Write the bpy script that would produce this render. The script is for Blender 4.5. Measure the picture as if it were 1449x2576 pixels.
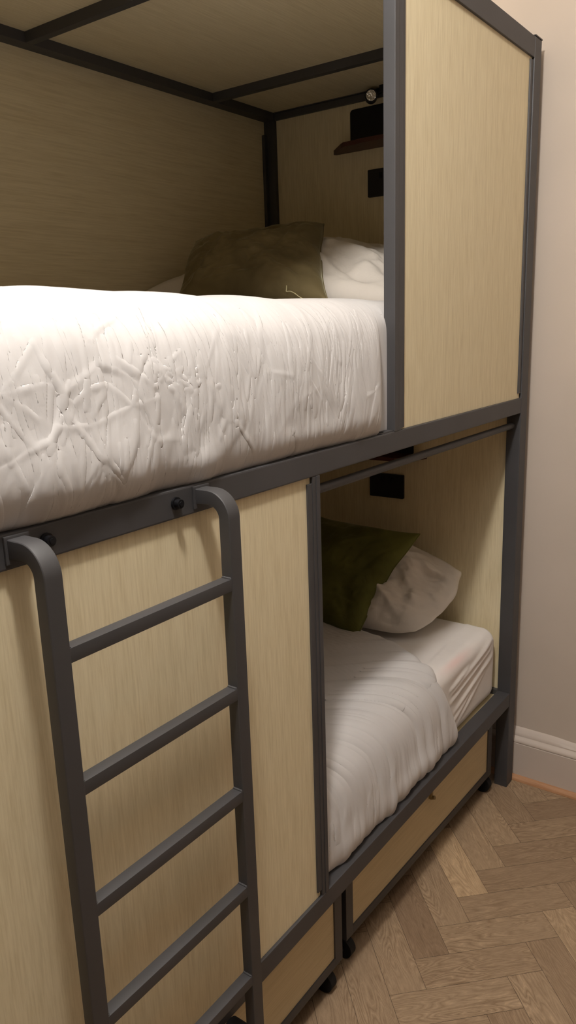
import bpy, bmesh, math, random
import numpy as np
from mathutils import Vector, Matrix, noise

for o in list(bpy.data.objects):
    bpy.data.objects.remove(o, do_unlink=True)
sc = bpy.context.scene
COL = sc.collection

# ------------------------------------------------------------------ camera
yaw, pit, rol = 0.6354446792860523, -0.23691994042844117, -0.03264138049571186
f = Vector((math.cos(yaw)*math.cos(pit), math.sin(yaw)*math.cos(pit), math.sin(pit)))
r = f.cross(Vector((0, 0, 1))).normalized()
u = r.cross(f)
r2 = r*math.cos(rol) + u*math.sin(rol)
u2 = -r*math.sin(rol) + u*math.cos(rol)
cd = bpy.data.cameras.new('camera')
cam = bpy.data.objects.new('camera', cd)
COL.objects.link(cam)
M = Matrix.Identity(4)
for i in range(3):
    M[i][0] = r2[i]; M[i][1] = u2[i]; M[i][2] = -f[i]
M[0][3], M[1][3], M[2][3] = -2.55804522, -0.87936824, 1.6913376
cam.matrix_world = M
cd.sensor_width = 36.0
cd.lens = 1938.734*36.0/2576.0
cd.clip_start = 0.02
sc.camera = cam

# ------------------------------------------------------------------ light, world, exposure
sc.view_settings.view_transform = 'Standard'
sc.view_settings.look = 'None'
sc.view_settings.exposure = 0.0
sc.view_settings.gamma = 1.0
LAMP = Vector((-2.06, -0.40, 3.06))
ld = bpy.data.lights.new('ceiling_bulb', 'POINT')
ld.energy = 105
ld.color = (1.0, 0.955, 0.905)
ld.shadow_soft_size = 0.075
lo = bpy.data.objects.new('ceiling_bulb', ld)
lo.location = LAMP
COL.objects.link(lo)
w = bpy.data.worlds.new('world'); sc.world = w
w.use_nodes = True
w.node_tree.nodes['Background'].inputs[0].default_value = (0.9, 0.85, 0.8, 1)
w.node_tree.nodes['Background'].inputs[1].default_value = 0.0

# ------------------------------------------------------------------ materials
def s2l(c):
    return tuple(((x/255)/12.92 if x/255 <= 0.04045 else ((x/255+0.055)/1.055)**2.4) for x in c) + (1.0,)

class NT:
    def __init__(s, name):
        s.m = bpy.data.materials.new(name); s.m.use_nodes = True
        s.t = s.m.node_tree; s.b = s.t.nodes['Principled BSDF']
    def n(s, typ, **k):
        nd = s.t.nodes.new(typ)
        for a, b in k.items():
            setattr(nd, a, b)
        return nd
    def l(s, a, b): s.t.links.new(a, b)
    def coord(s, scale=(1, 1, 1), rot=(0, 0, 0), kind='Object'):
        tc = s.n('ShaderNodeTexCoord'); mp = s.n('ShaderNodeMapping')
        mp.inputs['Scale'].default_value = scale
        mp.inputs['Rotation'].default_value = rot
        s.l(tc.outputs[kind], mp.inputs[0])
        return mp.outputs[0]
    def noise(s, vec, scale, detail=4, rough=0.5, dist=0.0):
        nd = s.n('ShaderNodeTexNoise')
        nd.inputs['Scale'].default_value = scale
        nd.inputs['Detail'].default_value = detail
        nd.inputs['Roughness'].default_value = rough
        nd.inputs['Distortion'].default_value = dist
        s.l(vec, nd.inputs['Vector'])
        return nd.outputs[0]
    def ramp(s, fac, stops):
        nd = s.n('ShaderNodeValToRGB')
        e = nd.color_ramp.elements
        e[0].position, e[0].color = stops[0]
        e[1].position, e[1].color = stops[-1]
        for p, c in stops[1:-1]:
            k = e.new(p); k.color = c
        s.l(fac, nd.inputs[0])
        return nd.outputs[0]
    def mix(s, a, b, fac, mode='MIX'):
        nd = s.n('ShaderNodeMix', data_type='RGBA', blend_type=mode)
        if isinstance(fac, (int, float)): nd.inputs[0].default_value = fac
        else: s.l(fac, nd.inputs[0])
        for sock, v in ((nd.inputs[6], a), (nd.inputs[7], b)):
            if isinstance(v, tuple): sock.default_value = v
            else: s.l(v, sock)
        return nd.outputs[2]
    def bump(s, h, strength=0.2, dist=0.01):
        nd = s.n('ShaderNodeBump')
        nd.inputs['Strength'].default_value = strength
        nd.inputs['Distance'].default_value = dist
        s.l(h, nd.inputs['Height'])
        s.l(nd.outputs[0], s.b.inputs['Normal'])
    def set(s, **k):
        for a, v in k.items():
            s.b.inputs[a.replace('_', ' ')].default_value = v

def mat_metal():
    t = NT('charcoal_powder_coat')
    v = t.coord()
    c = t.ramp(t.noise(v, 6, 3), [(0.3, s2l((55, 54, 56))), (0.7, s2l((62, 61, 64)))])
    t.l(c, t.b.inputs['Base Color'])
    t.set(Roughness=0.58)
    t.b.inputs['Specular IOR Level'].default_value = 0.9
    t.bump(t.noise(v, 900, 2), 0.05, 0.001)
    return t.m

def mat_wood(name, grain='z', dark=(222, 206, 168), light=(236, 222, 187)):
    t = NT(name)
    if grain == 'z': sc1, sc2, sc3 = (1, 1, 0.05), (1, 1, 0.10), (1, 1, .22)
    elif grain == 'x': sc1, sc2, sc3 = (0.035, 1, 1), (0.10, 1, 1), (.22, 1, 1)
    else: sc1, sc2, sc3 = (1, 0.035, 1), (1, 0.10, 1), (1, .22, 1)
    a = t.noise(t.coord(sc1), 240, 5, 0.62, 0.2)
    b = t.noise(t.coord(sc2), 26, 4, 0.55, 1.2)
    wv = t.n('ShaderNodeTexWave')
    wv.wave_type = 'BANDS'; wv.bands_direction = 'X' if grain != 'x' else 'Z'
    wv.inputs['Scale'].default_value = 7.0
    wv.inputs['Distortion'].default_value = 9.0
    wv.inputs['Detail'].default_value = 3.0
    wv.inputs['Detail Scale'].default_value = 1.3
    t.l(t.coord(sc3), wv.inputs['Vector'])
    base = t.ramp(a, [(0.28, s2l(dark)), (0.56, s2l(light)), (0.8, s2l(tuple(min(255, q+8) for q in light)))])
    soft = t.ramp(b, [(0.3, (0.95, 0.94, 0.925, 1)), (0.7, (1, 1, 1, 1))])
    c = t.mix(base, soft, 0.8, 'MULTIPLY')
    cat = t.ramp(wv.outputs[1], [(0.0, (0.80, 0.77, 0.70, 1)), (0.25, (1, 1, 1, 1))])
    c = t.mix(c, cat, 0.16, 'MULTIPLY')
    t.l(c, t.b.inputs['Base Color'])
    t.set(Roughness=0.55)
    t.b.inputs['Specular IOR Level'].default_value = 0.3
    t.bump(a, 0.06, 0.001)
    return t.m

def mat_fabric(name, rgb, rough=0.95, weave=1400, bump=0.12, sheen=0.1, wr=0.0):
    t = NT(name)
    v = t.coord()
    c = t.ramp(t.noise(v, 5, 3), [(0.3, s2l(tuple(int(q*0.97) for q in rgb))), (0.7, s2l(rgb))])
    t.l(c, t.b.inputs['Base Color'])
    t.set(Roughness=rough)
    t.b.inputs['Sheen Weight'].default_value = sheen
    t.b.inputs['Specular IOR Level'].default_value = 0.15
    if wr:
        n1 = t.noise(t.coord((1, 1, 0.35)), 38, 5, 0.6, 1.5)
        t.bump(n1, wr, 0.012)
    else:
        t.bump(t.noise(v, weave, 2), bump, 0.0006)
    return t.m

def mat_sheet():
    t = NT('white_cotton_sheet')
    v = t.coord()
    c = t.ramp(t.noise(v, 5, 3), [(0.3, s2l((232, 226, 222))), (0.7, s2l((240, 235, 231)))])
    # faint pink mark on the edge of the sheet (a stain that belongs to the cloth)
    tc = t.n('ShaderNodeTexCoord'); sep = t.n('ShaderNodeSeparateXYZ'); t.l(tc.outputs['Object'], sep.inputs[0])
    def band(sock, c0, wd):
        a = t.n('ShaderNodeMath', operation='SUBTRACT'); t.l(sock, a.inputs[0]); a.inputs[1].default_value = c0
        b = t.n('ShaderNodeMath', operation='ABSOLUTE'); t.l(a.outputs[0], b.inputs[0])
        m = t.n('ShaderNodeMapRange', interpolation_type='SMOOTHSTEP'); t.l(b.outputs[0], m.inputs[0])
        m.inputs[1].default_value = 0; m.inputs[2].default_value = wd
        m.inputs[3].default_value = 1; m.inputs[4].default_value = 0
        return m.outputs[0]
    m1 = t.n('ShaderNodeMath', operation='MULTIPLY'); t.l(band(sep.outputs[0], -0.38, 0.17), m1.inputs[0]); t.l(band(sep.outputs[1], 0.066, 0.022), m1.inputs[1])
    m2 = t.n('ShaderNodeMath', operation='MULTIPLY'); t.l(m1.outputs[0], m2.inputs[0]); t.l(band(sep.outputs[2], 0.62, 0.04), m2.inputs[1])
    c = t.mix(c, s2l((238, 213, 208)), m2.outputs[0])
    t.l(c, t.b.inputs['Base Color'])
    t.set(Roughness=0.95)
    t.b.inputs['Specular IOR Level'].default_value = 0.15
    t.bump(t.noise(t.coord((1, 1, 1)), 60, 4, 0.6, 1.0), 0.10, 0.006)
    return t.m

def mat_velvet(name, c1, c2):
    t = NT(name)
    v = t.coord()
    n = t.noise(v, 5, 3, 0.5, 0.8)
    c = t.ramp(n, [(0.3, s2l(c1)), (0.62, s2l(c2))])
    t.l(c, t.b.inputs['Base Color'])
    t.set(Roughness=0.8)
    t.b.inputs['Specular IOR Level'].default_value = 0.2
    t.b.inputs['Sheen Weight'].default_value = 0.5
    t.b.inputs['Sheen Roughness'].default_value = 0.35
    t.b.inputs['Sheen Tint'].default_value = (0.75, 0.72, 0.5, 1)
    t.bump(t.noise(v, 8, 3, 0.5, 1.2), 0.35, 0.02)
    return t.m

def mat_plain(name, rgb, rough=0.5, spec=0.4, bscale=0, bstr=0.1):
    t = NT(name)
    v = t.coord()
    c = t.ramp(t.noise(v, 3, 3), [(0.3, s2l(tuple(int(q*0.97) for q in rgb))), (0.7, s2l(rgb))])
    t.l(c, t.b.inputs['Base Color'])
    t.set(Roughness=rough)
    t.b.inputs['Specular IOR Level'].default_value = spec
    if bscale: t.bump(t.noise(v, bscale, 4), bstr, 0.002)
    return t.m

def mat_floor():
    t = NT('oak_herringbone')
    uv = t.n('ShaderNodeUVMap'); uv.uv_map = 'UVMap'
    at = t.n('ShaderNodeAttribute'); at.attribute_name = 'tone'
    def mp(scale):
        m = t.n('ShaderNodeMapping'); m.inputs['Scale'].default_value = scale
        t.l(uv.outputs[0], m.inputs[0]); return m.outputs[0]
    # growth rings: contours of a stretched smooth noise
    n0 = t.noise(mp((0.55, 3.4, 1)), 1.5, 2.5, 0.42, 0.25)
    mu = t.n('ShaderNodeMath', operation='MULTIPLY'); t.l(n0, mu.inputs[0]); mu.inputs[1].default_value = 46
    wig = t.noise(mp((6, 30, 1)), 3, 3, 0.6, 0.0)
    ad = t.n('ShaderNodeMath', operation='MULTIPLY_ADD'); t.l(wig, ad.inputs[0]); ad.inputs[1].default_value = 1.1; t.l(mu.outputs[0], ad.inputs[2])
    fr = t.n('ShaderNodeMath', operation='PINGPONG'); t.l(ad.outputs[0], fr.inputs[0]); fr.inputs[1].default_value = 1.0
    fine = t.noise(mp((3, 70, 1)), 6, 4, 0.65, 0.3)
    mid = t.noise(mp((1.5, 6, 1)), 3, 3, 0.6, 0.6)
    amt = t.ramp(t.noise(mp((0.5, 1.2, 1)), 2.0, 2), [(0.35, (0.25, 0.25, 0.25, 1)), (0.62, (1, 1, 1, 1))])
    tone = t.ramp(at.outputs['Fac'], [(0.0, s2l((150, 127, 104))), (0.35, s2l((162, 139, 114))), (0.7, s2l((172, 149, 123))), (1.0, s2l((200, 174, 141)))])
    ring = t.ramp(fr.outputs[0], [(0.0, (1.28, 1.26, 1.22, 1)), (0.16, (1.02, 1.02, 1.02, 1)), (0.65, (0.90, 0.88, 0.86, 1)), (1.0, (0.68, 0.64, 0.60, 1))])
    c = t.mix(tone, t.mix((0.95, 0.94, 0.93, 1), ring, amt), 1.0, 'MULTIPLY')
    c = t.mix(c, t.ramp(fine, [(0.32, (0.74, 0.70, 0.67, 1)), (0.55, (1.0, 1.0, 1.0, 1)), (0.75, (1.12, 1.11, 1.10, 1))]), 0.75, 'MULTIPLY')
    c = t.mix(c, t.ramp(mid, [(0.3, (0.84, 0.81, 0.78, 1)), (0.7, (1.08, 1.07, 1.06, 1))]), 0.8, 'MULTIPLY')
    vo = t.n('ShaderNodeTexVoronoi'); vo.inputs['Scale'].default_value = 1.0
    t.l(mp((1.6, 7, 1)), vo.inputs['Vector'])
    knot = t.ramp(vo.outputs['Distance'], [(0.0, (0.45, 0.36, 0.30, 1)), (0.10, (1, 1, 1, 1))])
    c = t.mix(c, knot, 0.7, 'MULTIPLY')
    t.l(c, t.b.inputs['Base Color'])
    t.set(Roughness=0.5)
    t.b.inputs['Specular IOR Level'].default_value = 0.3
    t.bump(fine, 0.15, 0.001)
    return t.m

MT = dict(
    metal=mat_metal(),
    woodz=mat_wood('pale_oak_laminate_upright', 'z'),
    woodx=mat_wood('pale_oak_laminate_lengthwise', 'x'),
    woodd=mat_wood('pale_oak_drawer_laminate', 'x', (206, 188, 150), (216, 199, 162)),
    duvet=mat_fabric('white_duvet_cotton', (214, 211, 210), wr=0.08),
    pillow=mat_fabric('white_pillow_cotton', (228, 220, 210), wr=0.15),
    sheet=mat_sheet(),
    velvet=mat_velvet('olive_brown_velvet', (98, 86, 58), (128, 114, 80)),
    velvet2=mat_velvet('olive_green_velvet', (78, 78, 36), (110, 110, 54)),
    black=mat_plain('black_plastic', (22, 22, 25), 0.35, 0.4),
    rubber=mat_plain('black_rubber', (26, 25, 26), 0.7, 0.3),
    redwood=mat_plain('dark_red_wood', (78, 42, 34), 0.45, 0.4),
    wall=mat_plain('warm_white_paint', (207, 193, 180), 0.9, 0.2, 140, 0.08),
    wall2=mat_plain('low_bounce_paint', (128, 119, 109), 0.9, 0.2, 140, 0.08),  # unseen left and front walls, tone darkened to cut bounced fill light
    skirt=mat_plain('gloss_skirting_paint', (208, 194, 183), 0.45, 0.35, 60, 0.03),
    bead=mat_wood('pine_bead', 'y', (168, 120, 86), (190, 144, 108)),
    floor=mat_floor(),
    thread=mat_plain('cream_thread', (200, 190, 150), 0.8, 0.2),
    brass=mat_plain('dull_brass', (150, 128, 84), 0.4, 0.5),
    ceil=mat_plain('ceiling_paint', (246, 243, 238), 0.95, 0.1),
)
def mat_glass():
    t = NT('clear_lens')
    t.set(Roughness=0.15)
    t.b.inputs['Base Color'].default_value = (0.85, 0.83, 0.78, 1)
    t.b.inputs['Metallic'].default_value = 0.6
    vo = t.n('ShaderNodeTexVoronoi'); vo.inputs['Scale'].default_value = 160
    t.l(t.coord(), vo.inputs['Vector'])
    t.bump(vo.outputs['Distance'], 0.6, 0.003)
    return t.m
MT['lens'] = mat_glass()

# ------------------------------------------------------------------ helpers
def link(name, me, mat, parent=None, smooth=False):
    if mat is not None: me.materials.append(mat)
    if smooth:
        for p in me.polygons: p.use_smooth = True
    o = bpy.data.objects.new(name, me)
    COL.objects.link(o)
    if parent is not None:
        o.parent = parent
        o.matrix_parent_inverse = parent.matrix_world.inverted()
    return o

def fin(name, bm, mat, parent=None, smooth=False):
    me = bpy.data.meshes.new(name)
    bmesh.ops.recalc_face_normals(bm, faces=bm.faces)
    bm.to_mesh(me); bm.free()
    return link(name, me, mat, parent, smooth)

def add_box(bm, x0, x1, y0, y1, z0, z1, bev=0.0):
    g = bmesh.ops.create_cube(bm, size=1.0)
    vs = g['verts']
    for v in vs:
        v.co = Vector(((x0+x1)/2 + v.co.x*(x1-x0), (y0+y1)/2 + v.co.y*(y1-y0), (z0+z1)/2 + v.co.z*(z1-z0)))
    if bev > 0:
        es = list({e for v in vs for e in v.link_edges})
        bmesh.ops.bevel(bm, geom=es, offset=bev, segments=2, affect='EDGES', profile=0.7)

def boxes(name, lst, mat, parent=None, bev=0.0015):
    bm = bmesh.new()
    for b in lst: add_box(bm, *b, bev=bev)
    return fin(name, bm, mat, parent)

def add_cyl(bm, p0, p1, rad, seg=24, rad2=None):
    p0 = Vector(p0); p1 = Vector(p1); d = p1-p0
    g = bmesh.ops.create_cone(bm, cap_ends=True, segments=seg, radius1=rad, radius2=rad if rad2 is None else rad2, depth=d.length)
    q = Vector((0, 0, 1)).rotation_difference(d.normalized())
    mt = Matrix.Translation((p0+p1)/2) @ q.to_matrix().to_4x4()
    bmesh.ops.transform(bm, matrix=mt, verts=g['verts'])

def smooth_by_angle(o, ang=35):
    me = o.data
    for p in me.polygons: p.use_smooth = True
    try:
        me.set_sharp_from_angle(angle=math.radians(ang))
    except Exception:
        pass

def cyls(name, lst, mat, parent=None):
    bm = bmesh.new()
    for c in lst: add_cyl(bm, *c)
    o = fin(name, bm, mat, parent)
    smooth_by_angle(o)
    return o

def empty(name, loc, label, cat, group=None):
    o = bpy.data.objects.new(name, None)
    COL.objects.link(o)
    o.location = loc
    o.empty_display_size = 0.1
    bpy.context.view_layer.update()
    tag(o, label, cat, group)
    return o

def tag(o, label, cat, group=None, kind=None):
    o['label'] = label; o['category'] = cat
    if group: o['group'] = group
    if kind: o['kind'] = kind

def struct(o):
    o['kind'] = 'structure'; return o

def grid_mesh(name, P, mat, parent=None, close_u=False):
    nu, nv = P.shape[0], P.shape[1]
    idx = np.arange(nu*nv).reshape(nu, nv)
    if close_u:
        idx2 = np.vstack([idx, idx[:1]])
    else:
        idx2 = idx
    q = np.stack([idx2[:-1, :-1], idx2[1:, :-1], idx2[1:, 1:], idx2[:-1, 1:]], -1).reshape(-1, 4)
    me = bpy.data.meshes.new(name)
    me.from_pydata(P.reshape(-1, 3).tolist(), [], q.tolist())
    me.update()
    return link(name, me, mat, parent, True)

# smooth numpy value noise
class VN:
    def __init__(s, seed):
        s.t = np.random.RandomState(seed).rand(256, 256)
    def __call__(s, x, y):
        x = np.asarray(x, float); y = np.asarray(y, float)
        xi = np.floor(x).astype(int); yi = np.floor(y).astype(int)
        fx = x-xi; fy = y-yi
        fx = fx*fx*fx*(fx*(fx*6-15)+10); fy = fy*fy*fy*(fy*(fy*6-15)+10)
        t = s.t
        a = t[xi % 256, yi % 256]; b = t[(xi+1) % 256, yi % 256]
        c = t[xi % 256, (yi+1) % 256]; d = t[(xi+1) % 256, (yi+1) % 256]
        return (a*(1-fx)+b*fx)*(1-fy)+(c*(1-fx)+d*fx)*fy - 0.5

def crease(X, S, x0, s0, x1, s1, wd, h, sharp=1.0):
    dx, ds = x1-x0, s1-s0
    L2 = dx*dx+ds*ds
    t = ((X-x0)*dx+(S-s0)*ds)/L2
    tc = np.clip(t, 0, 1)
    d = np.hypot(X-(x0+tc*dx), S-(s0+tc*ds))
    side = ((X-x0)*ds-(S-s0)*dx)/math.sqrt(L2)
    w2 = wd*(1.8+0.8*np.tanh(side*sharp/wd))
    taper = np.clip(4*tc*(1-tc), 0, 1)**0.6
    return h*taper*np.exp(-(np.abs(d)/w2)**1.5)

# ------------------------------------------------------------------ the room
XW = 0.055
def room():
    X0, Y0, Y1, Z1 = -4.4, -2.3, 1.075, 3.35
    # herringbone floor, one mesh, each board its own quad with a hair of gap
    W = 0.1405; L = 0.4545; a = -0.766; b = -0.600; g = 0.0006
    rnd = random.Random(11)
    verts, faces, uvs, tones = [], [], [], []
    def rect(s0, s1, t0, t1, along_t):
        c = []
        for s_, t_ in ((s0+g, t0+g), (s1-g, t0+g), (s1-g, t1-g), (s0+g, t1-g)):
            c.append(((s_+t_)/2, (s_-t_)/2))
        cx = sum(p[0] for p in c)/4; cy = sum(p[1] for p in c)/4
        if not (X0-.3 < cx < XW+.3 and Y0-.3 < cy < Y1+.3): return
        n = len(verts)
        verts.extend([(p[0], p[1], 0.0) for p in c]); faces.append((n, n+1, n+2, n+3))
        ou, ov = rnd.random()*40, rnd.random()*40
        k = 0.7071
        if along_t: uv = [(0, 0), (0, (s1-s0)*k), ((t1-t0)*k, (s1-s0)*k), ((t1-t0)*k, 0)]
        else: uv = [(0, 0), ((s1-s0)*k, 0), ((s1-s0)*k, (t1-t0)*k), (0, (t1-t0)*k)]
        uvs.extend([(p[0]*10*0.35+ou, p[1]*10*0.35+ov) for p in uv])
        q = rnd.random()
        if abs(s0-(-0.766)) < .02 and abs(t0-(-0.7405+0.1405)) < .02 and not along_t: q = 1.0
        tones.append(q*0.8 if q < 1 else 1.0)
    for m in range(-10, 11):
        for k in range(-60, 60):
            sa = -m*L; ta = m*L
            rect(a-k*W-W+sa, a-k*W+sa, b-k*W+ta, b-k*W+L+ta, True)
            rect(a-W-k*W+sa, a-W-k*W+L+sa, b-k*W-W+ta, b-k*W+ta, False)
    me = bpy.data.meshes.new('floor')
    # dark base just below the joints
    n = len(verts)
    verts.extend([(X0, Y0, -0.0025), (XW, Y0, -0.0025), (XW, Y1, -0.0025), (X0, Y1, -0.0025)])
    faces.append((n, n+1, n+2, n+3)); uvs.extend([(0, 0)]*4); tones.append(0.0)
    me.from_pydata(verts, [], faces); me.update()
    ul = me.uv_layers.new(name='UVMap')
    ul.data.foreach_set('uv', [c for p in uvs for c in p])
    at = me.attributes.new('tone', 'FLOAT', 'FACE')
    at.data.foreach_set('value', tones)
    o = link('floor', me, MT['floor'])
    me.materials.append(MT['rubber'])
    me.polygons[-1].material_index = 1
    struct(o)
    T = 0.1
    struct(boxes('wall_right', [(XW, XW+T, Y0-T, Y1+T, -0.05, Z1+T)], MT['wall'], bev=0))
    struct(boxes('wall_back', [(X0-T, XW, Y1, Y1+T, -0.05, Z1+T)], MT['wall'], bev=0))
    struct(boxes('wall_left', [(X0-T, X0, Y0-T, Y1, -0.05, Z1+T)], MT['wall2'], bev=0))
    struct(boxes('wall_front', [(X0, XW, Y0-T, Y0, -0.05, Z1+T)], MT['wall2'], bev=0))
    struct(boxes('ceiling', [(X0, XW, Y0, Y1, Z1, Z1+T)], MT['ceil'], bev=0))
    # skirting along the right wall: moulded profile swept along y
    def sweep(name, prof, y0, y1, mat, wob=0.0):
        n = 160 if wob else 2
        P = np.zeros((n, len(prof), 3)); vn = VN(5)
        for i in range(n):
            y = y0+(y1-y0)*i/(n-1)
            for j, (x, z) in enumerate(prof):
                dz = wob*float(vn(y*9, 3.3))*(1 if j >= len(prof)-4 else 0)
                P[i, j] = (x, y, z+dz)
        o = grid_mesh(name, P, mat)
        smooth_by_angle(o, 30)
        return struct(o)
    sk = [(0.021, 0.0), (0.021, 0.145), (0.0225, 0.1462), (0.0245, 0.1465), (0.0245, 0.1485), (0.022, 0.149), (0.0215, 0.152),
          (0.023, 0.157), (0.028, 0.163), (0.034, 0.167), (0.036, 0.170), (0.036, 0.174), (0.040, 0.180), (0.044, 0.184), (0.047, 0.190), (0.0552, 0.196)]
    sweep('baseboard_right', sk, Y0, Y1, MT['skirt'], 0.008)
    bd = [(0.003, 0.0), (0.003, 0.004), (0.006, 0.010), (0.011, 0.0145), (0.017, 0.0175), (0.0215, 0.018)]
    sweep('trim_1', bd, Y0, Y1, MT['bead'])
room()

# ceiling light fixture the bulb sits in (above the frame of the photo)
cl = empty('ceiling_light', (LAMP.x, LAMP.y, 3.35), 'small round ceiling light above the bunk bed', 'ceiling light')
cyls('ceiling_rose', [((LAMP.x, LAMP.y, 3.325), (LAMP.x, LAMP.y, 3.35), 0.05)], MT['skirt'], cl)
cyls('stem', [((LAMP.x, LAMP.y, 3.20), (LAMP.x, LAMP.y, 3.325), 0.007)], MT['skirt'], cl)

# ------------------------------------------------------------------ bunk bed
LB = -2.26    # left end
D = 1.035     # back
bed = empty('bunk_bed', (LB/2, D/2, 0), 'tall two-level bunk bed with charcoal steel frame and pale wood panels', 'bunk bed')
MM = MT['metal']
def part(name, lst, mat, bev=0.0015): return boxes(name, lst, mat, bed, bev)
ZT = 2.5
PW, PD = 0.056, 0.046
for (x0, x1) in ((-PW, 0.0), (LB, LB+PW)):
    part('corner_post', [(x0, x1, 0.0, PD+0.002, 0.0, ZT)], MM, 0.003)
    part('corner_post', [(x0, x1, D-0.062, D, 0.0, ZT)], MM, 0.003)
part('post_cap', [(-PW-0.0015, 0.0015, -0.0015, PD+0.003, ZT, ZT+0.004)], MT['black'], 0.001)
xa, xb = LB+PW, -PW
part('top_rail', [(xa, xb, 0.001, 0.040, 2.4426, 2.4985)], MM)
part('top_rail', [(xa, xb, 0.975, 1.020, 2.432, 2.4985)], MM)
part('middle_rail', [(xa, xb, 0.001, 0.046, 1.388, 1.437)], MM, 0.003)
part('middle_rail', [(xa, xb, 0.985, 1.030, 1.388, 1.437)], MM)
part('bottom_rail', [(xa, xb, 0.001, 0.046, 0.330, 0.381)], MM, 0.003)
part('bottom_rail', [(xa, xb, 0.985, 1.030, 0.330, 0.381)], MM)
for x in (-0.3925, -1.130, -1.868):
    part('roof_crossbar', [(x, x+0.024, 0.04, 0.975, 2.432, 2.4985)], MM)
for (x0, x1) in ((-PW, -0.012), (LB+0.012, LB+PW)):
    part('end_rail', [(x0, x1, PD, D-0.06, 2.455, 2.4985), (x0+0.006, x1, PD, D-0.06, 2.432, 2.455)], MM)
    part('end_rail', [(x0, x1, PD, D-0.06, 1.388, 1.437)], MM)
    part('end_rail', [(x0, x1, PD, D-0.06, 0.330, 0.381)], MM)
# timber boards
part('roof_panel', [(xa, -0.012, 0.040, D-0.006, 2.458, 2.478)], MT['woodx'], 0)
part('back_panel', [(xa, xb, 1.0195, 1.032, 1.30, 2.47)], MT['woodx'], 0)
part('back_panel', [(xa, xb, 1.0195, 1.032, 0.31, 1.30)], MT['woodx'], 0)
part('end_panel', [(-0.040, -0.026, PD, D-0.04, 1.437, 2.45)], MT['woodz'], 0)
part('end_panel', [(-0.040, -0.026, PD, D-0.04, 0.381, 1.388)], MT['woodz'], 0)
part('end_panel', [(LB+0.026, LB+0.040, PD, D-0.04, 1.437, 2.45)], MT['woodz'], 0)
part('end_panel', [(LB+0.026, LB+0.040, PD, D-0.04, 0.381, 1.388)], MT['woodz'], 0)
part('mattress_deck', [(xa, xb, 0.046, 0.985, 1.400, 1.416)], MT['woodx'], 0)
part('mattress_deck', [(xa, xb, 0.046, 0.985, 0.345, 0.361)], MT['woodx'], 0)
# privacy screens and their posts
part('privacy_panel', [(-0.888, -0.060, 0.008, 0.018, 1.4372, 2.4426)], MT['woodz'], 0.0008)
part('privacy_panel', [(xa, -1.276, 0.008, 0.018, 0.3812, 1.3876)], MT['woodz'], 0.0008)
part('screen_post', [(-0.923, -0.904, 0.0, 0.030, 1.4372, 2.4426), (-0.9035, -0.887, 0.002, 0.024, 1.4372, 2.4426)], MM, 0.0015)
part('panel_channel', [(-0.888, -0.879, 0.002, 0.008, 1.441, 2.4426), (-0.879, -0.869, 0.004, 0.008, 1.441, 2.4426)], MM, 0.001)
part('screen_post', [(-1.2745, -1.263, 0.0015, 0.026, 0.3812, 1.3876), (-1.2625, -1.2495, 0.0, 0.030, 0.3812, 1.3876)], MM, 0.0015)
part('panel_channel', [(-1.2905, -1.2745, 0.003, 0.008, 0.398, 1.374)], MM, 0.001)
part('panel_channel', [(-0.0785, -0.0625, 0.003, 0.0085, 1.4535, 2.4355)], MM, 0.001)
part('panel_channel', [(-0.072, -0.0565, 1.006, 1.0192, 1.44, 2.385)], MM, 0.001)
# bracket tab at the foot of the upper screen post
def tabmesh():
    bm = bmesh.new()
    add_box(bm, -0.975, -0.915, 0.004, 0.034, 1.4372, 1.4405)
    add_cyl(bm, (-0.975, 0.019, 1.4372), (-0.975, 0.019, 1.4405), 0.015)
    add_cyl(bm, (-0.972, 0.019, 1.4405), (-0.972, 0.019, 1.4425), 0.006)
    o = fin('post_bracket', bm, MM, bed); smooth_by_angle(o)
tabmesh()
cyls('curtain_rod', [((-1.2495, 0.030, 1.3485), (-0.056, 0.030, 1.3455), 0.0105)], MM, bed)

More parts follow.
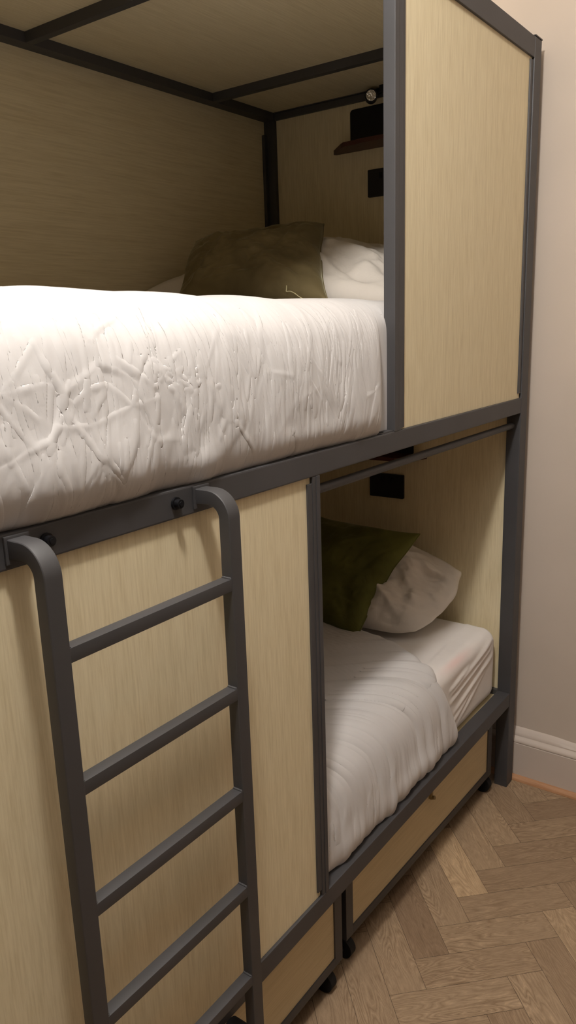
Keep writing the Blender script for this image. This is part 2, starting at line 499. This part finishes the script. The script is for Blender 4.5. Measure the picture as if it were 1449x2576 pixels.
# ------------------------------------------------------------------ ladder
lad = empty('ladder', (-1.80, -0.06, 0.02), 'charcoal steel ladder hooked on the front of the lower wood panel', 'ladder')
def ladder():
    LF, LBk = -0.0747, -0.0515
    th = LBk-LF; lw = 0.0290
    ztop = 1.4305; R = 0.046
    for xr in (-1.9925, -1.6300):
        outer, inner = [], []
        outer.append((0.0, ztop)); inner.append((0.0, ztop-th-0.004))
        N = 12
        for i in range(N+1):
            a = math.pi/2*i/N
            outer.append((LF+R-R*math.sin(a), ztop-R+R*math.cos(a)))
            ri = R-th
            inner.append((LBk+ri-ri*math.sin(a), ztop-R+ri*math.cos(a)-0.002*math.cos(a)))
        # foot
        zb = 0.10
        outer.append((LF, zb)); inner.append((LBk, zb))
        bm = bmesh.new()
        ring = outer+inner[::-1]
        for x in (xr, xr+lw):
            vs = [bm.verts.new((x, p[0], p[1])) for p in ring]
        bm.verts.ensure_lookup_table()
        n = len(outer); tot = 2*n
        for i in range(n-1):
            for off in (0, tot):
                bm.faces.new([bm.verts[off+i], bm.verts[off+i+1], bm.verts[off+tot-2-i], bm.verts[off+tot-1-i]])
        for i in range(tot):
            j = (i+1) % tot
            bm.faces.new([bm.verts[i], bm.verts[j], bm.verts[tot+j], bm.verts[tot+i]])
        bmesh.ops.recalc_face_normals(bm, faces=bm.faces)
        es = [e for e in bm.edges if len(e.link_faces) == 2 and e.calc_face_angle() > 0.9]
        bmesh.ops.bevel(bm, geom=es, offset=0.0028, segments=3, affect='EDGES', profile=0.6)
        o = fin('side_rail', bm, MM, lad); smooth_by_angle(o, 30)
        boxes('rubber_foot', [(xr-0.002, xr+lw+0.002, LF-0.002, LBk+0.002, 0.0, 0.105)], MT['rubber'], lad, 0.003)
        boxes('weld_plate', [(xr-0.004, xr+lw+0.006, -0.0035, 0.0008, 1.3955, 1.4345)], MM, lad, 0.0015)
        cyls('standoff', [((xr+lw/2-.006, LBk-0.001, 0.306), (xr+lw/2-.006, 0.001, 0.306), 0.026)], MT['rubber'], lad)
    for k in range(6):
        z = 1.2833-0.1997*k
        bm = bmesh.new()
        add_box(bm, -1.9925+lw-0.002, -1.6300+0.002, LF+0.001, LBk-0.001, z-0.0213, z, bev=0.0012)
        # weld bead where the rung meets the rails
        for xx, sg in ((-1.6300, -1), (-1.9925+lw, 1)):
            for q in range(7):
                yy = LF+0.004+q*0.0026
                g = bmesh.ops.create_icosphere(bm, subdivisions=1, radius=0.0028)
                bmesh.ops.translate(bm, vec=(xx+sg*0.0008, yy, z+0.0004), verts=g['verts'])
        o = fin('rung', bm, MM, lad); smooth_by_angle(o, 35)
    for x in (-1.6745, -1.9295):
        cyls('bolt', [((x, 0.0012, 1.4145), (x, -0.003, 1.4145), 0.0105), ((x, -0.003, 1.4145), (x, -0.012, 1.4145), 0.0075), ((x, -0.012, 1.4145), (x, -0.0135, 1.4145), 0.0040)], MT['black'], lad)
ladder()

# ------------------------------------------------------------------ drawers on casters
def drawer(x0, x1, yf, rot, label, zb, wheels, latch=False):
    # built around its own origin (left front bottom corner), then set in place, slightly askew
    d = empty('underbed_drawer', (0, 0, 0), label, 'drawer')
    W_ = x1-x0; st = 0.034
    boxes('front_frame', [(0, st, 0.0, 0.022, zb, 0.322), (W_-st, W_, 0.0, 0.022, zb, 0.322),
                          (st, W_-st, 0.0, 0.022, zb, zb+0.026), (st, W_-st, 0.0, 0.022, 0.312, 0.322)], MM, d, 0.0012)
    boxes('front_panel', [(st-0.004, W_-st+0.004, 0.004, 0.016, zb+0.024, 0.316)], MT['woodd'], d, 0)
    boxes('drawer_box', [(0.01, 0.022, 0.022, 0.80, zb+0.01, 0.30), (W_-0.022, W_-0.01, 0.022, 0.80, zb+0.01, 0.30),
                         (0.01, W_-0.01, 0.79, 0.80, zb+0.01, 0.30), (0.01, W_-0.01, 0.022, 0.80, zb+0.01, zb+0.02)], MT['black'], d, 0)
    for (wx, wy) in wheels:
        c = cyls('caster', [((wx-0.012, wy, 0.030), (wx+0.012, wy, 0.030), 0.030)], MT['rubber'], d)
        cyls('fork', [((wx, wy, 0.045), (wx, wy, zb+0.012), 0.012), ((wx-0.018, wy, 0.032), (wx+0.018, wy, 0.032), 0.008)], MT['black'], c)
    if latch:
        bm = bmesh.new()
        add_box(bm, 0.482, 0.493, -0.006, 0.0045, 0.236, 0.300, bev=0.002)
        add_cyl(bm, (0.4875, -0.014, 0.244), (0.4875, 0.0, 0.238), 0.006)
        o = fin('latch', bm, MT['brass'], d); smooth_by_angle(o)
    d.rotation_euler = (0, 0, rot)
    d.location = (x0, yf, 0)
    return d
drawer(-1.077, -0.108, 0.063, -math.radians(1.25), 'shallow wooden drawer on casters under the bed, nearest the white wall', 0.070,
       [(0.020, 0.022), (0.957, 0.026), (0.03, 0.70), (0.93, 0.70)], True)
drawer(-2.17, -1.134, 0.040, 0.0, 'shallow wooden drawer on casters under the bed, behind the ladder', 0.072,
       [(0.990, 0.028), (0.03, 0.03), (0.99, 0.70), (0.03, 0.70)])

# ------------------------------------------------------------------ mattresses
def mattress(name, label, x0, x1, y0, y1, z0, z1, rr, mat, hfun=None, nx=260, ns=300):
    # closed rounded section swept in x, tucked in at both ends
    w_, h_ = (y1-y0)/2, (z1-z0)/2
    cy, cz = (y0+y1)/2, (z0+z1)/2
    xs = (1-np.cos(np.linspace(0, math.pi, nx)))/2
    xs = x0+(x1-x0)*(0.35*xs+0.65*np.linspace(0, 1, nx))
    # section points by arc length
    per = []
    def arc(cx_, cz_, a0):
        for i in range(17):
            a = a0+math.pi/2*i/16
            per.append((cx_+rr*math.cos(a), cz_+rr*math.sin(a)))
    arc(w_-rr, h_-rr, 0); arc(-w_+rr, h_-rr, math.pi/2); arc(-w_+rr, -h_+rr, math.pi); arc(w_-rr, -h_+rr, 1.5*math.pi)
    per.append(per[0])
    per = np.array(per); sl = np.r_[0, np.cumsum(np.hypot(*np.diff(per, axis=0).T))]
    s = np.linspace(0, sl[-1], ns+1)[:-1]
    Y = np.interp(s, sl, per[:, 0]); Z = np.interp(s, sl, per[:, 1])
    P = np.zeros((ns, nx, 3))
    for j, x in enumerate(xs):
        e = min(x-x0, x1-x)
        R = 0.045
        t = max(0.0, 1-e/R)
        ins = R*(1-math.sqrt(max(0.0, 1-t*t)))
        fy, fz = (w_-ins)/w_, (h_-ins)/h_
        P[:, j, 0] = x; P[:, j, 1] = cy+Y*fy; P[:, j, 2] = cz+Z*fz
    if hfun is not None:
        Yn = P[:, :, 1]; Zn = P[:, :, 2]
        h = hfun(P[:, :, 0], Yn, Zn)
        ny = np.gradient(P[:, :, 2], axis=0); nz = -np.gradient(P[:, :, 1], axis=0)
        ln = np.hypot(ny, nz)+1e-9
        P[:, :, 1] += h*ny/ln; P[:, :, 2] += h*nz/ln
    o = grid_mesh(name, P, mat, None, close_u=True)
    me = o.data
    bm = bmesh.new(); bm.from_mesh(me)
    bmesh.ops.holes_fill(bm, edges=[e for e in bm.edges if e.is_boundary], sides=0)
    bmesh.ops.recalc_face_normals(bm, faces=bm.faces)
    bm.to_mesh(me); bm.free()
    for p in me.polygons: p.use_smooth = True
    tag(o, label, 'mattress')
    return o

def sheet_h(X, Y, Z):
    vn = VN(3)
    front = np.clip((0.14-Y)/0.05, 0, 1)
    h = 0.003*vn(X*9, Z*9+Y*6)
    S = Z
    # diagonal tucks of the fitted sheet at the front corner
    for (xa_, sa, xb_, sb, wd, hh) in ((-0.13, 0.585, -0.46, 0.53, 0.006, 0.007), (-0.12, 0.565, -0.47, 0.50, 0.006, 0.006),
                                       (-0.10, 0.54, -0.44, 0.455, 0.007, 0.007), (-0.30, 0.57, -0.47, 0.545, 0.005, 0.006),
                                       (-0.28, 0.48, -0.45, 0.42, 0.006, 0.004), (-0.17, 0.50, -0.40, 0.41, 0.006, 0.004),
                                       (-0.10, 0.60, -0.25, 0.57, 0.006, 0.004)):
        h += front*crease(X, S, xa_, sa, xb_, sb, wd, hh)
        h -= front*crease(X, S-0.012, xa_, sa, xb_, sb, wd, hh*0.6)
    top = np.clip((Z-0.60)/0.02, 0, 1)
    for k in range(9):
        rs = np.random.RandomState(40+k)
        x = -0.6+0.5*rs.rand(); y = 0.1+0.4*rs.rand()
        h += top*crease(X, Y, x, y, x+0.12, y-0.03+0.06*rs.rand(), 0.006, 0.003)
    # elastic hem line running along the side
    h += front*0.0
    return h
mattress('mattress', 'lower bunk mattress under a white fitted sheet with a faint pink mark', -2.19, -0.062, 0.052, 0.97, 0.362, 0.628, 0.045, MT['sheet'], sheet_h, 420, 420)
mattress('mattress', 'upper bunk mattress covered by the crumpled white duvet', -2.19, -0.062, 0.055, 0.97, 1.417, 1.690, 0.05, MT['sheet'])

# ------------------------------------------------------------------ duvets
def drape(name, label, prof, x0, xe, nx, ns, hfun, mat, tip, thick=0.012, ymin=None):
    prof = np.array(prof, float)
    for _ in range(3):   # Chaikin smoothing of the section
        q = [prof[0]]
        for a_, b_ in zip(prof[:-1], prof[1:]):
            q += [0.75*a_+0.25*b_, 0.25*a_+0.75*b_]
        q.append(prof[-1]); prof = np.array(q)
    sl = np.r_[0, np.cumsum(np.hypot(*np.diff(prof, axis=0).T))]
    total = sl[-1]
    sback = (prof[0][0]-0.22)/total
    s = np.linspace(0, 1, ns)
    s = np.where(s < 0.14, s/0.14*sback, sback+(s-0.14)/0.86*(1-sback))*total
    Y = np.interp(s, sl, prof[:, 0]); Z = np.interp(s, sl, prof[:, 1])
    dY = np.gradient(Y, s); dZ = np.gradient(Z, s)
    ln = np.hypot(dY, dZ); NY, NZ = dZ/ln, -dY/ln     # outward normal (profile runs back -> front -> down)
    uu = np.linspace(0, 1, nx)
    S, Uu = np.meshgrid(s, uu, indexing='ij')
    XE = np.array([xe(y, z) for y, z in zip(Y, Z)])[:, None]
    X = x0+(XE-x0)*Uu
    YY = np.repeat(Y[:, None], nx, 1); ZZ = np.repeat(Z[:, None], nx, 1)
    H = hfun(X, S, YY, ZZ, total)
    # rounded free edge at the head end
    dist = XE-X
    R = tip
    e = np.clip(dist/R, 0, 1)
    H = H - R*(1-np.sqrt(np.clip(1-(1-e)**2, 0, 1)))*0.9
    PY = YY+NY[:, None]*H
    if ymin is not None:
        lim = ymin(X); k = 0.006
        PY = lim+k*np.logaddexp(0, (PY-lim)/k)
    P = np.stack([X, PY, ZZ+NZ[:, None]*H], -1)
    o = grid_mesh(name, P, mat)
    me = o.data
    me.flip_normals()
    md = o.modifiers.new('thickness', 'SOLIDIFY'); md.thickness = thick; md.offset = -1.0
    tag(o, label, 'duvet')
    return o

UP = [(0.93, 1.722), (0.60, 1.732), (0.30, 1.738), (0.16, 1.742), (0.075, 1.730), (0.030, 1.690), (0.014, 1.640), (0.008, 1.58),
      (0.006, 1.52), (0.010, 1.475), (0.022, 1.448), (0.044, 1.442)]
def upper_h(X, S, Y, Z, T):
    v1, v2, v3, v4 = VN(1), VN(2), VN(7), VN(8)
    fr = np.clip((0.12-Y)/0.08, 0, 1)           # hanging part
    h = 0.010*v1(X*3.2, S*4)+0.006*v2(X*9, S*8)
    h += 0.0022*v3(X*26+4*v1(X*4, S*5), S*9)*(0.4+fr*0.6)
    h += 0.0010*v4(X*60+6*v2(X*3, S*6), S*14)*fr
    # soft crumple (faceted)
    rs = np.random.RandomState(21)
    n = 95
    px = -2.2+2.0*rs.rand(n); pz = 1.42+0.36*rs.rand(n)
    F1 = np.full(X.shape, 9.0); F2 = np.full(X.shape, 9.0); TL_ = np.zeros(X.shape)
    Zs = Z+np.clip(Y-0.01, 0, 1)
    wx = X+0.02*v2(X*12, Zs*12); wz = Zs+0.02*v3(X*12, Zs*12)
    for a_, b_ in zip(px, pz):
        d = np.hypot((wx-a_)*1.25, (wz-b_)*0.75)
        tx, tz = rs.normal(0, 0.030), rs.normal(0, 0.02)
        TL_ = np.where(d < F1, tx*(X-a_)+tz*(Zs-b_), TL_)
        F2 = np.where(d < F1, F1, np.minimum(F2, d)); F1 = np.minimum(F1, d)
    edge = np.exp(-((F2-F1)/0.008))
    left = 0.40+0.6*np.clip((-1.55-X)/0.25, 0, 1)
    bl = 1-np.exp(-((F2-F1)/0.010)**2)
    h += fr*left*(0.0006*edge+bl*TL_)
    # pressed creases, mostly upright
    h0 = h; h = np.zeros(X.shape)
    knots = [(-1.46, 1.60), (-1.38, 1.585), (-1.30, 1.60), (-1.22, 1.57), (-1.10, 1.62), (-1.52, 1.53), (-1.35, 1.50), (-1.12, 1.53),
             (-1.63, 1.49), (-1.83, 1.50), (-1.92, 1.53), (-1.03, 1.60), (-1.18, 1.49), (-1.72, 1.545)]
    for k in range(560):
        if rs.rand() < 0.35:
            kx, kz = knots[rs.randint(len(knots))]
            ang = rs.normal(0, 0.38)+(math.pi if rs.rand() < 0.5 else 0)
            L = 0.03+0.09*rs.rand()
            x0_, z0_ = kx+0.006*rs.normal(), kz+0.006*rs.normal()
            x1_, z1_ = x0_+L*math.sin(ang), z0_+L*math.cos(ang)
        else:
            x = -2.1+1.18*rs.rand(); z = 1.46+0.27*rs.rand()**0.9
            L = 0.04+0.17*rs.rand()**1.6
            ang = rs.normal(0, 0.13)+(0.30 if x > -1.2 else 0.0)*rs.rand()
            dx = L*math.sin(ang); dz = L*math.cos(ang)
            x0_, z0_, x1_, z1_ = x-dx/2, z-dz/2, x+dx/2, z+dz/2
        hh = 0.0006+0.0016*rs.rand()**2
        sgn = 1 if rs.rand() < 0.85 else -0.7
        j0 = np.searchsorted(X[0], min(x0_, x1_)-0.03); j1 = np.searchsorted(X[0], max(x0_, x1_)+0.03)
        j0, j1 = max(0, j0), min(X.shape[1], j1)
        if j1 <= j0: continue
        h[:, j0:j1] += sgn*fr[:, j0:j1]*crease(X[:, j0:j1], Zs[:, j0:j1], x0_, z0_, x1_, z1_, 0.0014+0.0008*rs.rand(), hh, rs.choice([-1, 1]))
    # named creases read from the cloth: zigzag fold on the left, scrunched knot, slanted pulls by the post
    zig = [(-2.02, 1.618), (-1.975, 1.617), (-1.905, 1.626), (-1.868, 1.592), (-1.84, 1.612), (-1.80, 1.618), (-1.76, 1.580), (-1.70, 1.588)]
    for (xa_, za), (xb_, zb) in zip(zig[:-1], zig[1:]):
        h += fr*crease(X, Zs, xa_, za, xb_, zb, 0.0022, 0.0016)
    for (xa_, za, xb_, zb, hh) in ((-1.975, 1.617, -1.90, 1.70, .005), (-1.975, 1.617, -1.91, 1.565, .005), (-1.905, 1.626, -1.885, 1.72, .004),
                                   (-1.868, 1.592, -1.90, 1.54, .004), (-1.80, 1.618, -1.84, 1.57, .005), (-1.80, 1.618, -1.80, 1.72, .004),
                                   (-1.76, 1.580, -1.72, 1.66, .005), (-1.91, 1.565, -1.84, 1.56, .005), (-1.84, 1.56, -1.76, 1.58, .004),
                                   (-1.99, 1.56, -1.96, 1.49, .005), (-1.93, 1.53, -1.90, 1.47, .004), (-1.85, 1.53, -1.80, 1.49, .004),
                                   (-1.78, 1.66, -1.70, 1.60, .006), (-1.735, 1.69, -1.755, 1.64, .005)):
        h += fr*crease(X, Zs, xa_, za, xb_, zb, 0.0022, hh*0.30)
    for k in range(46):
        x = -1.66+0.05*rs.normal(); z = 1.615+0.016*rs.normal(); a_ = rs.rand()*6.28; L = 0.012+0.02*rs.rand()
        h += fr*crease(X, Zs, x, z, x+L*math.cos(a_), z+L*math.sin(a_), 0.0018, 0.0011, rs.choice([-1, 1]))
    for k in range(26):
        x = -1.16+0.19*rs.rand(); z = 1.455+0.10*rs.rand(); L = 0.06+0.08*rs.rand()
        h += fr*crease(X, Zs, x, z, x+L*0.42, z+L, 0.0030+0.002*rs.rand(), 0.0026)
    h = h0+0.0014*np.tanh(h/0.0018)
    # puffy lower edge
    low = np.exp(-((Z-1.472)/0.028)**2)*fr
    h += low*(0.006+0.009*v2(X*13, 3.1)+0.010*v3(X*5, 7.7))
    h += 0.012*np.exp(-((Z-1.50)/0.05)**2)*np.clip((-1.6-X)/0.3, 0, 1)*fr
    # swell near the top of the head end, sag to the left
    h += 0.006*np.clip((Y-0.05)/0.05, 0, 1)*np.cos((X+1.9)*2.2)
    return h
drape('duvet', 'white crumpled duvet hanging over the edge of the upper bunk', UP, -2.19, lambda y, z: -0.64, 1450, 470, upper_h, MT['duvet'], 0.02,
      ymin=lambda X: np.interp(X, [-1.06, -0.965], [-0.05, 0.034]))

LOWP = [(0.95, 0.650), (0.60, 0.655), (0.30, 0.660), (0.15, 0.660), (0.085, 0.645), (0.046, 0.600), (0.032, 0.550), (0.026, 0.49), (0.024, 0.43), (0.028, 0.398), (0.040, 0.386)]
def lower_h(X, S, Y, Z, T):
    v1, v2, v3 = VN(31), VN(32), VN(33)
    over = np.clip(Y-0.03, 0, 0.5)
    ph = X+0.95*over+0.03*v1(X*5, S*5)
    fr = np.clip((0.2-Y)/0.15, 0, 1)
    h = 0.010*v1(X*3, S*3)
    dd = np.clip(1-over/0.45, 0, 1)
    h += 0.015*v2(ph*16, S*1.3)*(0.35+0.65*dd)
    h += 0.012*v3(ph*36, S*1.6)*(0.5+0.5*dd)
    h += 0.0042*v2(ph*88, S*3.5+9)
    rs = np.random.RandomState(5)
    Zs = np.where(Y > 0.05, 0.64+(Y-0.05), Z)
    for k in range(60):
        x = -1.25+0.78*rs.rand(); z = 0.40+0.24*rs.rand(); L = 0.04+0.12*rs.rand(); a_ = rs.normal(0, 0.25)
        h += np.clip((0.58-Z)/0.05, 0, 1)*crease(X, Zs, x, z, x+L*math.sin(a_), z+L*math.cos(a_), 0.003, 0.0014)
    low = np.exp(-((Z-0.43)/0.035)**2)
    h += low*(0.006+0.012*v3(X*9, 2.2))
    h = h+np.clip((Y-0.05)/0.1, 0, 1)*(0.006+np.maximum(0, -0.010-h))
    return h
def lower_end(y, z):
    if z > 0.62: return -0.548+0.40*min(0.6, max(0, y-0.05))
    return -0.548+0.075*min(1.0, (0.62-z)/0.2)
drape('duvet', 'white duvet with long soft folds hanging over the lower bunk', LOWP, -2.19, lower_end, 760, 340, lower_h, MT['duvet'], 0.03,
      ymin=lambda X: np.interp(X, [-1.235, -1.19], [0.034, -0.03]))

# ------------------------------------------------------------------ pillows and cushions
def pillow(name, label, cat, BL, BR, TR, TL, thick, mat, n=130, seed=0, pinch=0.07, wr=1.0, face=1.0, back=0.6, crease_n=14, seam=True, rnd=0.0):
    BL, BR, TR, TL = map(lambda p: np.array(p, float), (BL, BR, TR, TL))
    c0 = (BL+BR+TR+TL)/4
    nrm = np.cross(BR-BL, TL-BL); nrm /= np.linalg.norm(nrm)
    u_ = np.linspace(-1, 1, n); v_ = np.linspace(-1, 1, n)
    u_ = np.sign(u_)*(1-(1-np.abs(u_))**1.25); v_ = np.sign(v_)*(1-(1-np.abs(v_))**1.25)
    U, V = np.meshgrid(u_, v_, indexing='ij')
    vn1, vn2, vn3 = VN(seed+100), VN(seed+101), VN(seed+102)
    sides = []
    rs = np.random.RandomState(seed+9)
    mask = ((1-U**2)*(1-V**2))
    Uo = U*(1-pinch*(1-V**2)); Vo = V*(1-pinch*(1-U**2))
    Ur = Uo*np.sqrt(1-0.5*rnd*Vo**2); Vo = Vo*np.sqrt(1-0.5*rnd*Uo**2); Uo = Ur
    # wavy outline
    Uo = Uo+0.03*wr*vn1(V*3+5, np.sign(U)*4+9)*np.abs(U)**6; Vo = Vo+0.03*wr*vn2(U*3+5, np.sign(V)*4+2)*np.abs(V)**6
    a = (Uo+1)/2; b = (Vo+1)/2
    base = (BL[None, None]*((1-a)*(1-b))[..., None]+BR[None, None]*(a*(1-b))[..., None]+TR[None, None]*(a*b)[..., None]+TL[None, None]*((1-a)*b)[..., None])
    base = base + nrm*(0.03*wr*vn3(U*1.2+3, V*1.2+7))[..., None]*1.0
    cr = np.zeros_like(U)
    for k in range(crease_n):
        cu, cv = rs.choice([-1, 1]), rs.choice([-1, 1])
        t = rs.rand()
        su, sv = cu*(0.93-0.1*rs.rand()), cv*(0.93-0.5*rs.rand())
        if rs.rand() < .5: su, sv = sv, su
        eu, ev = su*(0.25+0.4*rs.rand()), sv*(0.25+0.4*rs.rand())
        cr += crease(U, V, su, sv, eu+0.2*rs.normal(), ev+0.2*rs.normal(), 0.035+0.03*rs.rand(), rs.choice([1, -1]))
    for sgn, amt in ((1, face), (-1, back)):
        th = thick*0.5*amt*np.clip(mask, 0, 1)**0.42
        rump = wr*thick*(0.16*vn1(U*2.3+sgn*3, V*2.3)+0.07*vn2(U*6, V*6+sgn)+0.03*vn3(U*14, V*14))
        h = th+rump*np.clip(mask, 0, 1)**0.5+thick*0.05*wr*cr*np.clip(mask*3, 0, 1)
        sides.append(base+nrm*(sgn*h)[..., None])
    top, bot = sides
    verts = np.concatenate([top.reshape(-1, 3), bot.reshape(-1, 3)])
    idx = np.arange(n*n).reshape(n, n)
    q1 = np.stack([idx[:-1, :-1], idx[1:, :-1], idx[1:, 1:], idx[:-1, 1:]], -1).reshape(-1, 4)
    q2 = (q1+n*n)[:, ::-1]
    me = bpy.data.meshes.new(name)
    me.from_pydata(verts.tolist(), [], np.concatenate([q1, q2]).tolist()); me.update()
    bm = bmesh.new(); bm.from_mesh(me)
    bmesh.ops.remove_doubles(bm, verts=bm.verts, dist=1e-5)
    bmesh.ops.recalc_face_normals(bm, faces=bm.faces)
    bm.to_mesh(me); bm.free()
    o = link(name, me, mat, None, True)
    tag(o, label, cat)
    if seam:
        pts = [top[i, 0] for i in range(0, n, 3)]+[top[-1, j] for j in range(0, n, 3)]+[top[i, -1] for i in range(n-1, -1, -3)]+[top[0, j] for j in range(n-1, -1, -3)]
        cu = bpy.data.curves.new('piping', 'CURVE'); cu.dimensions = '3D'; cu.bevel_depth = 0.0022; cu.bevel_resolution = 2
        sp = cu.splines.new('POLY'); sp.points.add(len(pts)-1)
        for p_, q_ in zip(sp.points, pts): p_.co = (*q_, 1)
        sp.use_cyclic_u = True
        co = bpy.data.objects.new('piping', cu); COL.objects.link(co)
        deps = bpy.context.evaluated_depsgraph_get()
        pm = bpy.data.meshes.new_from_object(co.evaluated_get(deps))
        bpy.data.objects.remove(co, do_unlink=True)
        link('piping', pm, mat, o, True)
    return o

# upper bunk
pillow('pillow', 'white pillow lying behind the olive cushion on the upper bunk', 'pillow',
       (-0.58, 0.14, 1.735), (-0.09, 0.14, 1.765), (-0.09, 0.96, 1.850), (-0.76, 0.99, 1.815), 0.29, MT['pillow'], seed=3, wr=1.0, back=0.25, seam=False, pinch=0.03, rnd=0.0)
cu1 = pillow('cushion', 'olive velvet cushion leaning on a white pillow on the upper bunk', 'cushion',
       (-0.82, 0.815, 1.752), (-0.70, 0.330, 1.748), (-0.46, 0.492, 1.988), (-0.62, 0.885, 1.965), 0.17, MT['velvet'], seed=12, wr=0.9, face=1.0, back=0.5)
# lower bunk
pillow('pillow', 'rumpled white pillow propped behind the olive cushion on the lower bunk', 'pillow',
       (-0.42, 0.72, 0.67), (-0.37, 0.20, 0.655), (-0.085, 0.13, 0.85), (-0.085, 0.75, 0.93), 0.17, MT['pillow'], seed=23, wr=2.0, back=0.35, seam=False, pinch=0.0, rnd=0.55, crease_n=26)
pillow('cushion', 'olive velvet cushion on the lower bunk, half hidden by the screen post', 'cushion',
       (-0.46, 0.84, 0.665), (-0.44, 0.40, 0.648), (-0.20, 0.29, 0.972), (-0.20, 0.74, 0.985), 0.15, MT['velvet2'], seed=31, wr=0.9, back=0.4)

def thread():
    pts = [(-0.705, 0.43, 1.80), (-0.712, 0.425, 1.79), (-0.712, 0.428, 1.783), (-0.71, 0.415, 1.785), (-0.708, 0.40, 1.778), (-0.706, 0.385, 1.766), (-0.70, 0.372, 1.760)]
    cu = bpy.data.curves.new('loose_thread', 'CURVE'); cu.dimensions = '3D'; cu.bevel_depth = 0.0011
    sp = cu.splines.new('NURBS'); sp.points.add(len(pts)-1)
    for p_, q_ in zip(sp.points, pts): p_.co = (q_[0]-0.05, q_[1], q_[2], 1)
    sp.use_endpoint_u = True; sp.order_u = 3
    co = bpy.data.objects.new('loose_thread', cu); COL.objects.link(co)
    deps = bpy.context.evaluated_depsgraph_get()
    pm = bpy.data.meshes.new_from_object(co.evaluated_get(deps))
    bpy.data.objects.remove(co, do_unlink=True)
    t = link('loose_thread', pm, MT['thread'], cu1, True)
    t['label'] = 'pale loose thread'
thread()

# ------------------------------------------------------------------ bedside fittings on the end panels
PX = -0.040
def rounded_plate(bm, y0, y1, z0, z1, x0, x1, rad):
    pts = []
    for cy, cz, a0 in ((y1-rad, z1-rad, 0), (y0+rad, z1-rad, 90), (y0+rad, z0+rad, 180), (y1-rad, z0+rad, 270)):
        for i in range(7):
            a = math.radians(a0+90*i/6)
            pts.append((cy+rad*math.cos(a), cz+rad*math.sin(a)))
    va = [bm.verts.new((x0, p[0], p[1])) for p in pts]; vb = [bm.verts.new((x1, p[0], p[1])) for p in pts]
    bm.faces.new(va); bm.faces.new(vb[::-1])
    for i in range(len(pts)):
        j = (i+1) % len(pts)
        bm.faces.new([va[i], vb[i], vb[j], va[j]])

def fittings(dz, where, lampon):
    sh = empty('wall_shelf', (PX, 0.53, 2.29+dz), 'small dark red shelf with black back plate at the head of the '+where+' bunk', 'shelf')
    bm = bmesh.new(); rounded_plate(bm, 0.398, 0.649, 2.285+dz, 2.412+dz, PX-0.006, PX, 0.012)
    fin('back_plate', bm, MT['black'], sh)
    bm = bmesh.new()
    pts = [(PX, 0.712), (PX-0.012, 0.715), (PX-0.085, 0.640), (PX-0.100, 0.620), (PX-0.102, 0.575), (PX-0.108, 0.550), (PX-0.108, 0.50), (PX-0.108, 0.42), (PX-0.095, 0.395), (PX-0.012, 0.345), (PX, 0.345)]
    za, zb = 2.277+dz, 2.291+dz
    va = [bm.verts.new((p[0]*0.985-0.0006, p[1], za)) for p in pts]; vb = [bm.verts.new((p[0], p[1], zb)) for p in pts]
    bm.faces.new(va); bm.faces.new(vb[::-1])
    for i in range(len(pts)):
        j = (i+1) % len(pts); bm.faces.new([va[i], vb[i], vb[j], va[j]])
    fin('shelf_board', bm, MT['redwood'], sh)
    so = empty('power_socket', (PX, 0.506, 2.12+dz), 'black double power socket plate on the wood at the head of the '+where+' bunk', 'socket')
    bm = bmesh.new(); rounded_plate(bm, 0.4355, 0.5785, 2.119+dz, 2.209+dz, PX-0.009, PX, 0.004)
    fin('face_plate', bm, MT['black'], so)
    boxes('rocker_switch', [(PX-0.012, PX-0.009, 0.482, 0.492, 2.176+dz, 2.196+dz)], MT['rubber'], so, 0.0005)
    boxes('rocker_switch', [(PX-0.012, PX-0.009, 0.522, 0.532, 2.176+dz, 2.196+dz)], MT['rubber'], so, 0.0005)
fittings(0.0, 'upper', True)
fittings(-1.069, 'lower', True)
rl = empty('reading_light', (-0.056, 0.50, 2.45), 'small black reading light with clear round lens on the upper bunk end rail', 'reading light')
hd = Vector((-0.86, -0.50, -0.10)).normalized()
hc = Vector((-0.105, 0.531, 2.4265))
cyls('lamp_head', [(tuple(hc-hd*0.040), tuple(hc-hd*0.002), 0.021)], MT['black'], rl)
cyls('lens', [(tuple(hc-hd*0.004), tuple(hc), 0.0165)], MT['lens'], rl)
boxes('bracket', [(-0.085, -0.056, 0.478, 0.512, 2.436, 2.468)], MT['black'], rl, 0.003)
cyls('arm', [((-0.075, 0.492, 2.445), tuple(hc-hd*0.03), 0.006)], MT['black'], rl)

# ------------------------------------------------------------------ groups of like things
GROUPS = {'drawer': 'wooden drawers on casters under the bed', 'mattress': 'bunk mattresses', 'duvet': 'white duvets on the bunks',
          'pillow': 'white pillows on the bunks', 'cushion': 'olive velvet cushions on the bunks',
          'shelf': 'small shelves at the head of each bunk', 'socket': 'black socket plates at the head of each bunk'}
for o in list(bpy.data.objects):
    if o.parent is None and o.get('category') in GROUPS:
        o['group'] = GROUPS[o['category']]
